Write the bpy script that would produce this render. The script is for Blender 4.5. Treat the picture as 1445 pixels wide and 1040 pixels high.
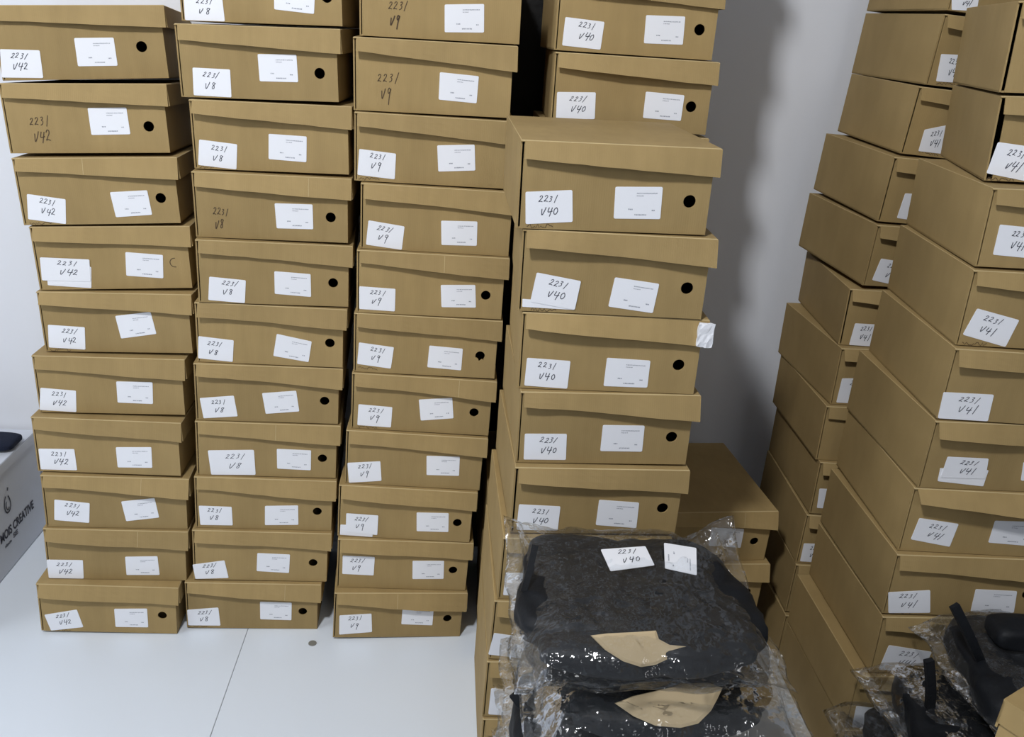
import bpy, bmesh, math, random
from mathutils import Vector, Matrix, noise

# ---------------------------------------------------------------- camera, light, exposure
scene = bpy.context.scene
C = scene.collection
for o in list(bpy.data.objects):
    bpy.data.objects.remove(o)

YAW, PITCH, ROLL, HC, FPX = 0.0845, 0.3706, 0.0821, 1.2651, 1237.16
fwd = Vector((math.sin(YAW) * math.cos(PITCH), math.cos(YAW) * math.cos(PITCH), -math.sin(PITCH)))
right0 = Vector((math.cos(YAW), -math.sin(YAW), 0))
up0 = right0.cross(fwd)
right = right0 * math.cos(ROLL) + up0 * math.sin(ROLL)
up = -right0 * math.sin(ROLL) + up0 * math.cos(ROLL)
cam_data = bpy.data.cameras.new('camera')
cam = bpy.data.objects.new('camera', cam_data)
C.objects.link(cam)
m3 = Matrix((right, up, -fwd)).transposed()
cam.matrix_world = Matrix.Translation((0, 0, HC)) @ m3.to_4x4()
cam_data.sensor_fit = 'HORIZONTAL'
cam_data.sensor_width = 36.0
cam_data.lens = FPX * 36.0 / 1445.0
cam_data.clip_start = 0.02
scene.camera = cam

world = bpy.data.worlds.new('world')
scene.world = world
world.use_nodes = True
world.node_tree.nodes['Background'].inputs[0].default_value = (0.8, 0.9, 1.0, 1)
world.node_tree.nodes['Background'].inputs[1].default_value = 0.03

def area(name, loc, target, size, power, col, size_y=None):
    d = bpy.data.lights.new(name, 'AREA')
    d.energy = power; d.color = col; d.shape = 'RECTANGLE'
    d.size = size; d.size_y = size_y or size
    o = bpy.data.objects.new(name, d); C.objects.link(o)
    o.location = loc
    o.rotation_euler = (Vector(target) - Vector(loc)).to_track_quat('-Z', 'Y').to_euler()
    return o
area('ceiling_lamp_light', (-0.66, -0.14, 2.66), (0.0, 1.5, 0.6), 0.2, 42, (0.985, 0.99, 1.0), 0.22)
area('left_window_light', (-2.45, 0.35, 1.35), (0.3, 1.2, 0.7), 1.1, 19, (0.93, 0.97, 1.0), 1.3)  # added soft fill from the left, no window in that wall
area('far_lamp_light', (0.9, -2.0, 2.66), (0.5, 1.5, 0.5), 0.6, 15, (0.97, 0.98, 1.0), 1.2)  # added fill behind the camera, lifts the shade on the back wall

scene.view_settings.view_transform = 'Standard'
scene.view_settings.look = 'None'
scene.view_settings.gamma = 1
scene.view_settings.use_curve_mapping = False
scene.view_settings.exposure = 0.06
scene.cycles.transparent_max_bounces = 24

# ---------------------------------------------------------------- materials
def new_mat(name):
    m = bpy.data.materials.new(name); m.use_nodes = True
    return m, m.node_tree.nodes, m.node_tree.links, m.node_tree.nodes['Principled BSDF']

def srgb(r, g, b):
    f = lambda v: (v / 255) / 12.92 if v / 255 <= 0.04045 else ((v / 255 + 0.055) / 1.055) ** 2.4
    return (f(r), f(g), f(b), 1)

def flat_mat(name, col, rough=0.7, bump=0.0, scale=200, spec=0.3, var=0.06):
    m, n, l, p = new_mat(name)
    p.inputs['Roughness'].default_value = rough
    p.inputs['Specular IOR Level'].default_value = spec
    tc = n.new('ShaderNodeTexCoord'); nz = n.new('ShaderNodeTexNoise'); nz.inputs['Scale'].default_value = scale * 0.15
    nz.inputs['Detail'].default_value = 4
    l.new(tc.outputs['Object'], nz.inputs['Vector'])
    mx = n.new('ShaderNodeMix'); mx.data_type = 'RGBA'
    mx.inputs[6].default_value = [c * (1 - var) for c in col[:3]] + [1]
    mx.inputs[7].default_value = [min(1, c * (1 + var)) for c in col[:3]] + [1]
    l.new(nz.outputs['Fac'], mx.inputs[0]); l.new(mx.outputs[2], p.inputs['Base Color'])
    if bump:
        n2 = n.new('ShaderNodeTexNoise'); n2.inputs['Scale'].default_value = scale
        l.new(tc.outputs['Object'], n2.inputs['Vector'])
        b = n.new('ShaderNodeBump'); b.inputs['Strength'].default_value = bump; b.inputs['Distance'].default_value = 0.002
        l.new(n2.outputs['Fac'], b.inputs['Height']); l.new(b.outputs[0], p.inputs['Normal'])
    return m

def cardboard_mat(name, col, warm=1.0):
    m, n, l, p = new_mat(name)
    p.inputs['Roughness'].default_value = 0.72
    p.inputs['Specular IOR Level'].default_value = 0.25
    tc = n.new('ShaderNodeTexCoord')
    mp = n.new('ShaderNodeMapping'); mp.inputs['Scale'].default_value = (70, 30, 9)
    l.new(tc.outputs['Object'], mp.inputs['Vector'])
    oi = n.new('ShaderNodeObjectInfo')
    ad = n.new('ShaderNodeVectorMath'); ad.operation = 'ADD'
    l.new(mp.outputs[0], ad.inputs[0])
    cx = n.new('ShaderNodeCombineXYZ'); mu = n.new('ShaderNodeMath'); mu.operation = 'MULTIPLY'; mu.inputs[1].default_value = 40
    l.new(oi.outputs['Random'], mu.inputs[0]); l.new(mu.outputs[0], cx.inputs[0]); l.new(mu.outputs[0], cx.inputs[2])
    l.new(cx.outputs[0], ad.inputs[1])
    n1 = n.new('ShaderNodeTexNoise'); n1.inputs['Scale'].default_value = 1.0; n1.inputs['Detail'].default_value = 5
    l.new(ad.outputs[0], n1.inputs['Vector'])
    n2 = n.new('ShaderNodeTexNoise'); n2.inputs['Scale'].default_value = 9.0; n2.inputs['Detail'].default_value = 3
    l.new(tc.outputs['Object'], n2.inputs['Vector'])
    r1 = n.new('ShaderNodeValToRGB')
    r1.color_ramp.elements[0].position = 0.3; r1.color_ramp.elements[1].position = 0.75
    r1.color_ramp.elements[0].color = [c * 0.95 for c in col[:3]] + [1]
    r1.color_ramp.elements[1].color = [min(1, c * 1.04) for c in col[:3]] + [1]
    l.new(n1.outputs['Fac'], r1.inputs[0])
    mx = n.new('ShaderNodeMix'); mx.data_type = 'RGBA'; mx.blend_type = 'MULTIPLY'; mx.inputs[0].default_value = 0.6
    r2 = n.new('ShaderNodeValToRGB')
    r2.color_ramp.elements[0].position = 0.35; r2.color_ramp.elements[1].position = 0.65
    r2.color_ramp.elements[0].color = (0.86, 0.84, 0.80, 1); r2.color_ramp.elements[1].color = (1.05, 1.04, 1.03, 1)
    l.new(n2.outputs['Fac'], r2.inputs[0]); l.new(r1.outputs[0], mx.inputs[6]); l.new(r2.outputs[0], mx.inputs[7])
    hs = n.new('ShaderNodeHueSaturation')
    mr = n.new('ShaderNodeMapRange'); mr.inputs[3].default_value = 0.92; mr.inputs[4].default_value = 1.07
    l.new(oi.outputs['Random'], mr.inputs[0]); l.new(mr.outputs[0], hs.inputs['Value'])
    l.new(mx.outputs[2], hs.inputs['Color']); l.new(hs.outputs[0], p.inputs['Base Color'])
    wv = n.new('ShaderNodeTexWave'); wv.bands_direction = 'X'; wv.inputs['Scale'].default_value = 95; wv.inputs['Distortion'].default_value = 0.4
    l.new(tc.outputs['Object'], wv.inputs['Vector'])
    b = n.new('ShaderNodeBump'); b.inputs['Strength'].default_value = 0.06; b.inputs['Distance'].default_value = 0.001
    l.new(wv.outputs['Fac'], b.inputs['Height'])
    b2 = n.new('ShaderNodeBump'); b2.inputs['Strength'].default_value = 0.25; b2.inputs['Distance'].default_value = 0.004
    l.new(n2.outputs['Fac'], b2.inputs['Height']); l.new(b.outputs[0], b2.inputs['Normal'])
    l.new(b2.outputs[0], p.inputs['Normal'])
    return m

def film_mat(name):
    m, n, l, p = new_mat(name)
    out = n['Material Output']
    n.remove(p)
    tr = n.new('ShaderNodeBsdfTransparent'); tr.inputs[0].default_value = (0.96, 0.97, 0.975, 1)
    gl = n.new('ShaderNodeBsdfGlossy'); gl.inputs['Roughness'].default_value = 0.11; gl.inputs[0].default_value = (1, 1, 1, 1)
    df = n.new('ShaderNodeBsdfDiffuse'); df.inputs[0].default_value = (0.85, 0.87, 0.9, 1)
    tc = n.new('ShaderNodeTexCoord')
    nz = n.new('ShaderNodeTexNoise'); nz.inputs['Scale'].default_value = 26; nz.inputs['Detail'].default_value = 5
    nz.noise_type = 'RIDGED_MULTIFRACTAL'
    l.new(tc.outputs['Object'], nz.inputs['Vector'])
    nb = n.new('ShaderNodeTexNoise'); nb.inputs['Scale'].default_value = 48; nb.inputs['Detail'].default_value = 2
    l.new(tc.outputs['Object'], nb.inputs['Vector'])
    b = n.new('ShaderNodeBump'); b.inputs['Strength'].default_value = 1.0; b.inputs['Distance'].default_value = 0.007
    l.new(nb.outputs['Fac'], b.inputs['Height'])
    fr = n.new('ShaderNodeFresnel'); fr.inputs[0].default_value = 1.45
    l.new(b.outputs[0], gl.inputs['Normal'])
    ma = n.new('ShaderNodeMath'); ma.operation = 'MULTIPLY_ADD'; ma.inputs[1].default_value = 0.5; ma.inputs[2].default_value = 0.03
    ma.use_clamp = True
    l.new(fr.outputs[0], ma.inputs[0])
    cr = n.new('ShaderNodeMapRange'); cr.inputs[1].default_value = 0.5; cr.inputs[2].default_value = 1.35
    cr.inputs[3].default_value = 0.015; cr.inputs[4].default_value = 0.45
    l.new(nz.outputs['Fac'], cr.inputs[0])
    m1 = n.new('ShaderNodeMixShader')
    l.new(cr.outputs[0], m1.inputs[0])
    l.new(tr.outputs[0], m1.inputs[1]); l.new(df.outputs[0], m1.inputs[2])
    m2 = n.new('ShaderNodeMixShader')
    l.new(ma.outputs[0], m2.inputs[0]); l.new(m1.outputs[0], m2.inputs[1]); l.new(gl.outputs[0], m2.inputs[2])
    l.new(m2.outputs[0], out.inputs['Surface'])
    return m

M = {}
M['card'] = cardboard_mat('cardboard', srgb(160, 137, 93))
M['card_edge'] = flat_mat('cardboard_cut_edge', srgb(186, 166, 124), 0.8)
M['sticker'] = flat_mat('white_sticker_paper', srgb(236, 238, 244), 0.45, spec=0.4, var=0.01)
M['ink'] = flat_mat('black_marker_ink', srgb(58, 60, 74), 0.5)
M['ink_card'] = flat_mat('marker_ink_on_cardboard', srgb(78, 62, 46), 0.6)
M['print'] = flat_mat('grey_print', srgb(150, 154, 166), 0.6)
M['print_dark'] = flat_mat('dark_print', srgb(96, 98, 108), 0.6)
M['wall'] = flat_mat('white_wall_paint', srgb(226, 229, 236), 0.85, 0.05, 60, var=0.015)
M['ceil'] = flat_mat('ceiling_paint', srgb(170, 172, 175), 0.9)
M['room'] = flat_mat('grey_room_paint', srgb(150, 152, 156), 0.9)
M['tile'] = flat_mat('white_floor_tile', srgb(226, 234, 244), 0.3, 0.02, 12, spec=0.4, var=0.035)
M['grout'] = flat_mat('grey_tile_joint', srgb(150, 154, 160), 0.9)
M['suede'] = flat_mat('black_boot_fabric', srgb(15, 18, 23), 0.6, 0.3, 160, spec=0.3, var=0.2)
M['sole'] = flat_mat('beige_boot_sole', srgb(188, 168, 134), 0.5, 0.2, 60, var=0.08)
M['film'] = film_mat('clear_plastic_film')
M['carton'] = flat_mat('white_printed_carton', srgb(205, 210, 220), 0.5, var=0.03)
M['carton_ink'] = flat_mat('dark_carton_print', srgb(55, 55, 68), 0.6)
M['navy'] = flat_mat('navy_cloth', srgb(18, 26, 46), 0.8, 0.4, 300)
M['grey'] = flat_mat('grey_metal_disc', srgb(128, 128, 122), 0.5, 0.3, 300)
M['mark'] = flat_mat('dark_speck', srgb(120, 70, 90), 0.8)
M['blackbag'] = flat_mat('black_bag_plastic', srgb(14, 14, 15), 0.45, 0.3, 60)  # near-black standing in for the deep shade between the stacks
M['lampm'] = flat_mat('lamp_housing', srgb(230, 230, 230), 0.5)

# ---------------------------------------------------------------- helpers
def obj(name, bm, mat, parent=None, smooth=False):
    me = bpy.data.meshes.new(name)
    bmesh.ops.recalc_face_normals(bm, faces=bm.faces)
    bm.to_mesh(me); bm.free()
    mats = mat if isinstance(mat, (list, tuple)) else [mat]
    for mm in mats: me.materials.append(mm)
    if smooth:
        for p in me.polygons: p.use_smooth = True
    o = bpy.data.objects.new(name, me); C.objects.link(o)
    if parent: o.parent = parent
    return o

def box(bm, x0, x1, y0, y1, z0, z1):
    v = [bm.verts.new(p) for p in ((x0, y0, z0), (x1, y0, z0), (x1, y1, z0), (x0, y1, z0), (x0, y0, z1), (x1, y0, z1), (x1, y1, z1), (x0, y1, z1))]
    for f in ((0, 3, 2, 1), (4, 5, 6, 7), (0, 1, 5, 4), (1, 2, 6, 5), (2, 3, 7, 6), (3, 0, 4, 7)):
        bm.faces.new([v[i] for i in f])
    return v

def empty(name, loc, label, cat, group=None, rot=None):
    o = bpy.data.objects.new(name, None); C.objects.link(o)
    o.empty_display_size = 0.05
    if rot is not None: o.matrix_world = Matrix.Translation(loc) @ rot.to_4x4()
    else: o.location = loc
    o['label'] = label; o['category'] = cat
    if group: o['group'] = group
    return o

def tag(o, label, cat, group=None):
    o['label'] = label; o['category'] = cat
    if group: o['group'] = group
    return o

def struct(o):
    o['kind'] = 'structure'; return o
# ---------------------------------------------------------------- room
WY = 2.0
X0, X1, Y0, Y1, ZC = -2.6, 2.2, -3.2, WY, 2.75
def slab(name, mat, *a):
    bm = bmesh.new(); box(bm, *a); return struct(obj(name, bm, mat))
floor = slab('floor', M['grout'], X0 - .1, X1 + .1, Y0 - .1, Y1 + .1, -0.1, -0.0015)
bm = bmesh.new(); T = 0.8; J = 0.0007
box(bm, J, T - J, J, T - J, -0.009, 0)
bmesh.ops.bevel(bm, geom=[e for e in bm.edges if all(v.co.z > -0.001 for v in e.verts)], offset=0.0006, segments=1, affect='EDGES')
me_tile = bpy.data.meshes.new('floor_tile'); bm.to_mesh(me_tile); bm.free(); me_tile.materials.append(M['tile'])
for i in range(-3, 4):
    for j in range(-6, 2):
        x, y = -0.394 + i * T, 1.16 + j * T
        if x + T < X0 or x > X1 or y + T < Y0: continue
        t = bpy.data.objects.new('floor_tile', me_tile); C.objects.link(t); t.parent = floor
        w = min(T, X1 - x) if x + T > X1 else T
        dx = max(0, X0 - x); dy = max(0, Y0 - y)
        t.location = (x + dx, y + dy, 0)
        t.scale = ((min(x + T, X1) - x - dx) / T, (min(y + T, Y1) - y - dy) / T, 1)
slab('wall_back', M['wall'], X0 - .1, X1 + .1, WY, WY + .1, -0.001, ZC)
slab('wall_left', M['wall'], X0 - .1, X0, Y0, Y1, -0.001, ZC)
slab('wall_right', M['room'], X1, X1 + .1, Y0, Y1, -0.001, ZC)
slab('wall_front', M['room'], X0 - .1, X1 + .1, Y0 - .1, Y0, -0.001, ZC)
slab('ceiling', M['ceil'], X0 - .1, X1 + .1, Y0 - .1, Y1 + .1, ZC, ZC + .1)

# ---------------------------------------------------------------- writing
CH = {
 '2': [[(.02, .78), (.22, 1), (.55, .95), (.6, .7), (.3, .35), (0, .04), (.3, .1), (.85, .0)]],
 '3': [[(.1, .95), (.5, 1), (.6, .8), (.3, .58), (.62, .42), (.55, .1), (.1, -.05)]],
 '1': [[(.55, 1.15), (.2, -.25)]],
 'v': [[(.0, .75), (.08, .1), (.25, .02), (.62, .6), (.75, .95)]],
 '4': [[(.2, .98), (.02, .42), (.4, .36), (1.0, .46)], [(.85, .95), (.5, -.28)]],
 '0': [[(.5, .85), (.15, .6), (.2, .1), (.6, .05), (.85, .45), (.6, .85), (.4, .8)]],
 '8': [[(.7, .85), (.35, 1), (.15, .75), (.55, .45), (.6, .08), (.25, .0), (.2, .3), (.55, .62), (.75, .95)]],
 '9': [[(.6, .85), (.3, 1), (.1, .75), (.3, .52), (.62, .75), (.62, .9), (.5, .2), (.48, -.5)]],
 '/': [[(.6, 1.1), (.1, -.2)]],
}
def smooth_line(pts, k=4):
    if len(pts) < 3: return pts
    P = [pts[0]] + pts + [pts[-1]]; out = []
    for i in range(1, len(P) - 2):
        a, b, c, d = P[i - 1], P[i], P[i + 1], P[i + 2]
        for j in range(k):
            t = j / k
            out.append(tuple(0.5 * (2 * b[q] + (c[q] - a[q]) * t + (2 * a[q] - 5 * b[q] + 4 * c[q] - d[q]) * t * t + (3 * b[q] - a[q] - 3 * c[q] + d[q]) * t ** 3) for q in (0, 1)))
    out.append(pts[-1]); return out

def ribbon(bm, pts, w, fn):
    """pts in (s,t); fn maps to a 3D point; w width in metres."""
    P = [Vector(fn(*q)) for q in pts]
    nrm = (Vector(fn(1, 0)) - Vector(fn(0, 0))).cross(Vector(fn(0, 1)) - Vector(fn(0, 0))).normalized()
    L = []
    for i, p in enumerate(P):
        d = (P[min(i + 1, len(P) - 1)] - P[max(i - 1, 0)])
        if d.length < 1e-9: d = Vector((1e-3, 0, 0))
        s = d.normalized().cross(nrm) * w * 0.5
        L.append((bm.verts.new(p + s), bm.verts.new(p - s)))
    for a, b in zip(L, L[1:]):
        try: bm.faces.new((a[0], a[1], b[1], b[0]))
        except ValueError: pass

def write(bm, text, s0, t0, cw, ch, fn, w, rnd, slant=0.0):
    s = s0
    for c in text:
        if c != ' ':
            jx, jy, k = rnd.uniform(-.01, .01), rnd.uniform(-.02, .02), rnd.uniform(.9, 1.1)
            for st in CH[c]:
                pts = [(s + jx + x * cw * .8 * k + (y * slant * cw), t0 + jy + y * ch * k) for x, y in smooth_line(st)]
                ribbon(bm, pts, w, fn)
        s += cw
def bil(q, y):
    """q = TL,TR,BR,BL local (x,z) -> f(s,t) with t up"""
    def f(s, t):
        (ax, az), (bx, bz), (cx, cz), (dx, dz) = q
        return ((dx * (1 - s) + cx * s) * (1 - t) + (ax * (1 - s) + bx * s) * t, y,
                (dz * (1 - s) + cz * s) * (1 - t) + (az * (1 - s) + bz * s) * t)
    return f

def sticker_bm(f, g, cut=None, r=.045):
    """rounded slab between map f (front) and g (back)"""
    pts = []
    for cx, cy, a0 in ((1 - r * .7, 1 - r, 0), (r * .7, 1 - r, 90), (r * .7, r, 180), (1 - r * .7, r, 270)):
        for k in range(4):
            a = math.radians(a0 + 30 * k)
            pts.append((cx + r * .7 * math.cos(a), cy + r * math.sin(a)))
    if cut:                                                     # torn or folded corner
        pts = cut(pts)
    bm = bmesh.new()
    A = [bm.verts.new(f(*p)) for p in pts]; B = [bm.verts.new(g(*p)) for p in pts]
    bm.faces.new(A); bm.faces.new(B[::-1])
    for i in range(len(A)):
        j = (i + 1) % len(A); bm.faces.new((A[i], B[i], B[j], A[j]))
    return bm

def hand_sticker(q, parent, size, rnd, yo=0.0, blank=False, cut=None, fn=None, w=.0010):
    f = fn(-.0007 - yo) if fn else bil(q, -.0007 - yo)
    g = fn(0.0 - yo) if fn else bil(q, 0.0 - yo)
    s = obj('handwritten_sticker', sticker_bm(f, g, cut), M['sticker'], parent)
    if blank: return s
    ff = fn(-.0009 - yo) if fn else bil(q, -.0009 - yo)
    bm = bmesh.new()
    ox, oy = rnd.uniform(-.05, .06), rnd.uniform(-.04, .03)
    write(bm, '2231', .30 + ox, .70 + oy, .11, .17, ff, w, rnd, rnd.uniform(.2, .6))
    write(bm, size, .35 + ox, .30 + oy, .13 if len(size) == 3 else .15, .23, ff, w * 1.15, rnd, rnd.uniform(.1, .5))
    pass
    obj('handwriting', bm, M['ink'], s)
    return s

def printed_sticker(q, parent, rnd, fn=None):
    f = fn(-.0007) if fn else bil(q, -.0007)
    g = fn(0.0) if fn else bil(q, 0.0)
    s = obj('printed_sticker', sticker_bm(f, g), M['sticker'], parent)
    ff = fn(-.0009) if fn else bil(q, -.0009)
    bm = bmesh.new()
    def dashes(s0, s1, t, w, n):
        d = (s1 - s0) / n
        for i in range(n):
            a = s0 + i * d; ribbon(bm, [(a, t), (a + d * rnd.uniform(.5, .85), t + rnd.uniform(-.006, .006))], w, ff)
    dashes(.46, .90, .80, .0013, 15); dashes(.46, .62, .72, .0011, 6)
    dashes(.30, .40, .30, .0018, 3); dashes(.80, .88, .27, .0018, 2)
    dashes(.44, .70, .13, .0018, 8)
    obj('printed_text', bm, M['print'], s)
    return s

# ---------------------------------------------------------------- shoe boxes
W, D, TH = 0.28, 0.305, 0.0025
HS = dict(A=.12351, B=.12351, C=.12351, D=.12344, E=.12534, F=.12392, G=.12223, H=.12391)
NB = dict(A=10, B=11, C=11, D=11, E=9, F=3, G=12, H=11)
SIZE = dict(A='v42', B='v8', C='v9', D='v40', E='v40', F='v40', G='v41', H='v41')

def hole_panel(bm, x0, x1, z0, z1, yf, yb, hx, hz, r, jag=None):
    """front panel with a real round hole"""
    angs = sorted(set([2 * math.pi * i / 28 for i in range(28)] + [math.atan2(z - hz, x - hx) % (2 * math.pi) for x in (x0, x1) for z in (z0, z1)]))
    rings = []
    for a in angs:
        c, s = math.cos(a), math.sin(a)
        t = min([((x1 if c > 0 else x0) - hx) / c if abs(c) > 1e-6 else 9e9, ((z1 if s > 0 else z0) - hz) / s if abs(s) > 1e-6 else 9e9])
        rr = r * (1 + (jag.uniform(-.25, .3) if jag and (3.4 < a < 5.4) else 0))
        rings.append([bm.verts.new((hx + rr * c, yf, hz + rr * s)), bm.verts.new((hx + t * c, yf, hz + t * s)),
                      bm.verts.new((hx + rr * c, yb, hz + rr * s)), bm.verts.new((hx + t * c, yb, hz + t * s))])
    for i in range(len(rings)):
        a, b = rings[i], rings[(i + 1) % len(rings)]
        bm.faces.new((a[0], b[0], b[1], a[1])); bm.faces.new((a[2], a[3], b[3], b[2]))
        bm.faces.new((a[0], a[2], b[2], b[0])); bm.faces.new((a[1], b[1], b[3], a[3]))

def front_flap(bm, H, dl, dr, bulge, rnd, proud=.0035, xl=-W / 2 + .006, xr=W / 2 + .004, open_=0.0):
    n = 10; cols = []
    ph = rnd.uniform(0, 6)
    for i in range(n + 1):
        s = i / n; x = xl + (xr - xl) * s
        dep = dl + (dr - dl) * s
        b = bulge * (1 + .35 * math.sin(ph + s * 5)) + rnd.uniform(-.0004, .0004)
        zj = rnd.uniform(-.0005, .0005)
        col = []
        for k in range(4):
            u = k / 3
            y = -proud - b * u - math.sin(open_) * dep * u
            z = H - (dep * u) * math.cos(open_) + (zj if k == 3 else 0)
            col.append((bm.verts.new((x, y, z - (.0004 if k == 0 else 0))), bm.verts.new((x, y + TH, z - (TH if k == 0 else 0)))))
        cols.append(col)
    for a, b in zip(cols, cols[1:]):
        for k in range(3):
            bm.faces.new((a[k][0], b[k][0], b[k + 1][0], a[k + 1][0]))
            bm.faces.new((a[k][1], a[k + 1][1], b[k + 1][1], b[k][1]))
        bm.faces.new((a[0][0], a[0][1], b[0][1], b[0][0]))
        bm.faces.new((a[3][0], b[3][0], b[3][1], a[3][1]))
    for c in (cols[0], cols[-1]):
        for k in range(3):
            bm.faces.new((c[k][0], c[k + 1][0], c[k + 1][1], c[k][1]))
    def at(x, u):
        s = (x - xl) / (xr - xl); i = min(int(s * n), n - 1); f = s * n - i
        k = min(int(u * 3), 2); g = u * 3 - k
        co = lambda a_, b_: cols_co[a_][b_]
        p = (co(i, k) * (1 - f) + co(i + 1, k) * f) * (1 - g) + (co(i, k + 1) * (1 - f) + co(i + 1, k + 1) * f) * g
        return (x, p.y - .0004, p.z)
    cols_co = [[v_[0].co.copy() for v_ in c] for c in cols]
    return at

ORD = ['bottom', 'second from floor', 'third from floor', 'fourth from floor', 'fifth from floor', 'sixth from floor', 'seventh from floor',
       'eighth from floor', 'ninth from floor', 'tenth from floor', 'eleventh from floor', 'twelfth from floor', 'thirteenth from floor']
WHERE = dict(A='leftmost stack', B='second stack from left', C='third stack from left', D='rear stack behind the front V40 stack',
             E='front middle V40 stack', F='low stack beside the wall', G='narrow rear right stack by wall', H='front right stack')
GROUP = dict(A='shoe boxes in the leftmost stack', B='shoe boxes in the second stack from the left', C='shoe boxes in the third stack from the left',
             D='shoe boxes in the rear stack behind the middle stack', E='shoe boxes in the front middle stack', F='shoe boxes in the low stack by the wall',
             G='shoe boxes in the rear right stack', H='shoe boxes in the front right stack')
LOOK = {'A1': 'number written straight on cardboard', 'A3': 'two overlapping stickers and uncut hole', 'A4': 'no hole and tilted printed sticker',
        'A9': 'tilted handwritten sticker', 'A7': 'printed sticker tilted, no hole', 'A0': 'sticker at its left edge, free top',
        'B3': 'number written straight on cardboard', 'B7': 'extra wide handwritten sticker', 'B9': 'handwritten sticker tilted left', 'B2': 'no hole in its front',
        'C0': 'number written straight on cardboard', 'C1': 'faint number on bare cardboard', 'C5': 'torn finger hole', 'C8': 'torn second sticker underneath',
        'E0': 'open view of its lid top', 'E1': 'tilted sticker over torn paper strip', 'E2': 'white tape on lid corner',
        'F0': 'dark lid top in view', 'G2': 'sticker with folded corner', 'G7': 'no sticker in view', 'H6': 'lid flap standing open', 'H5': 'layered ragged stickers',
        'H3': 'slanting sticker', 'H9': 'sticker part covered by plastic', 'H4': 'wide sticker with printed marks'}

def frame_of(key, rec):
    s, i = key[0], int(key[1:]); lvl = NB[s] - 1 - i
    x, y, a, t, u = rec['p']; a, t, u = map(math.radians, (a, t, u))
    R = Matrix.Rotation(a, 3, 'Z') @ Matrix.Rotation(t, 3, 'Y') @ Matrix.Rotation(u, 3, 'X')
    o = Vector((x, y, HS[s] * lvl)) + Vector((-math.sin(a), math.cos(a), 0)) * D / 2
    if lvl == 0: o.z += (abs(math.sin(t)) * W / 2 + abs(math.sin(u)) * D / 2)
    return R, o

def true_height(key, rec):
    """lid height that just carries the tilted box above"""
    s, i = key[0], int(key[1:]); H = HS[s]
    k2 = s + str(i - 1)
    if k2 not in DATA: return H - .0012
    R, o = frame_of(key, rec); R2, o2 = frame_of(k2, DATA[k2])
    best = H
    for sx in (-1, 1):
        for sy in (-1, 1):
            p = R2 @ Vector((sx * W / 2, sy * D / 2, 0)) + o2
            q = R.transposed() @ (p - o); best = min(best, q.z)
            n2 = R2.col[2]; c = R @ Vector((sx * (W / 2 + .004), sy * D / 2, 0)) + o          # lid corner ray up to the upper box's base plane
            best = min(best, (o2 - c).dot(n2) / (R.col[2].dot(n2)))
    return best - .0007

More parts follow.
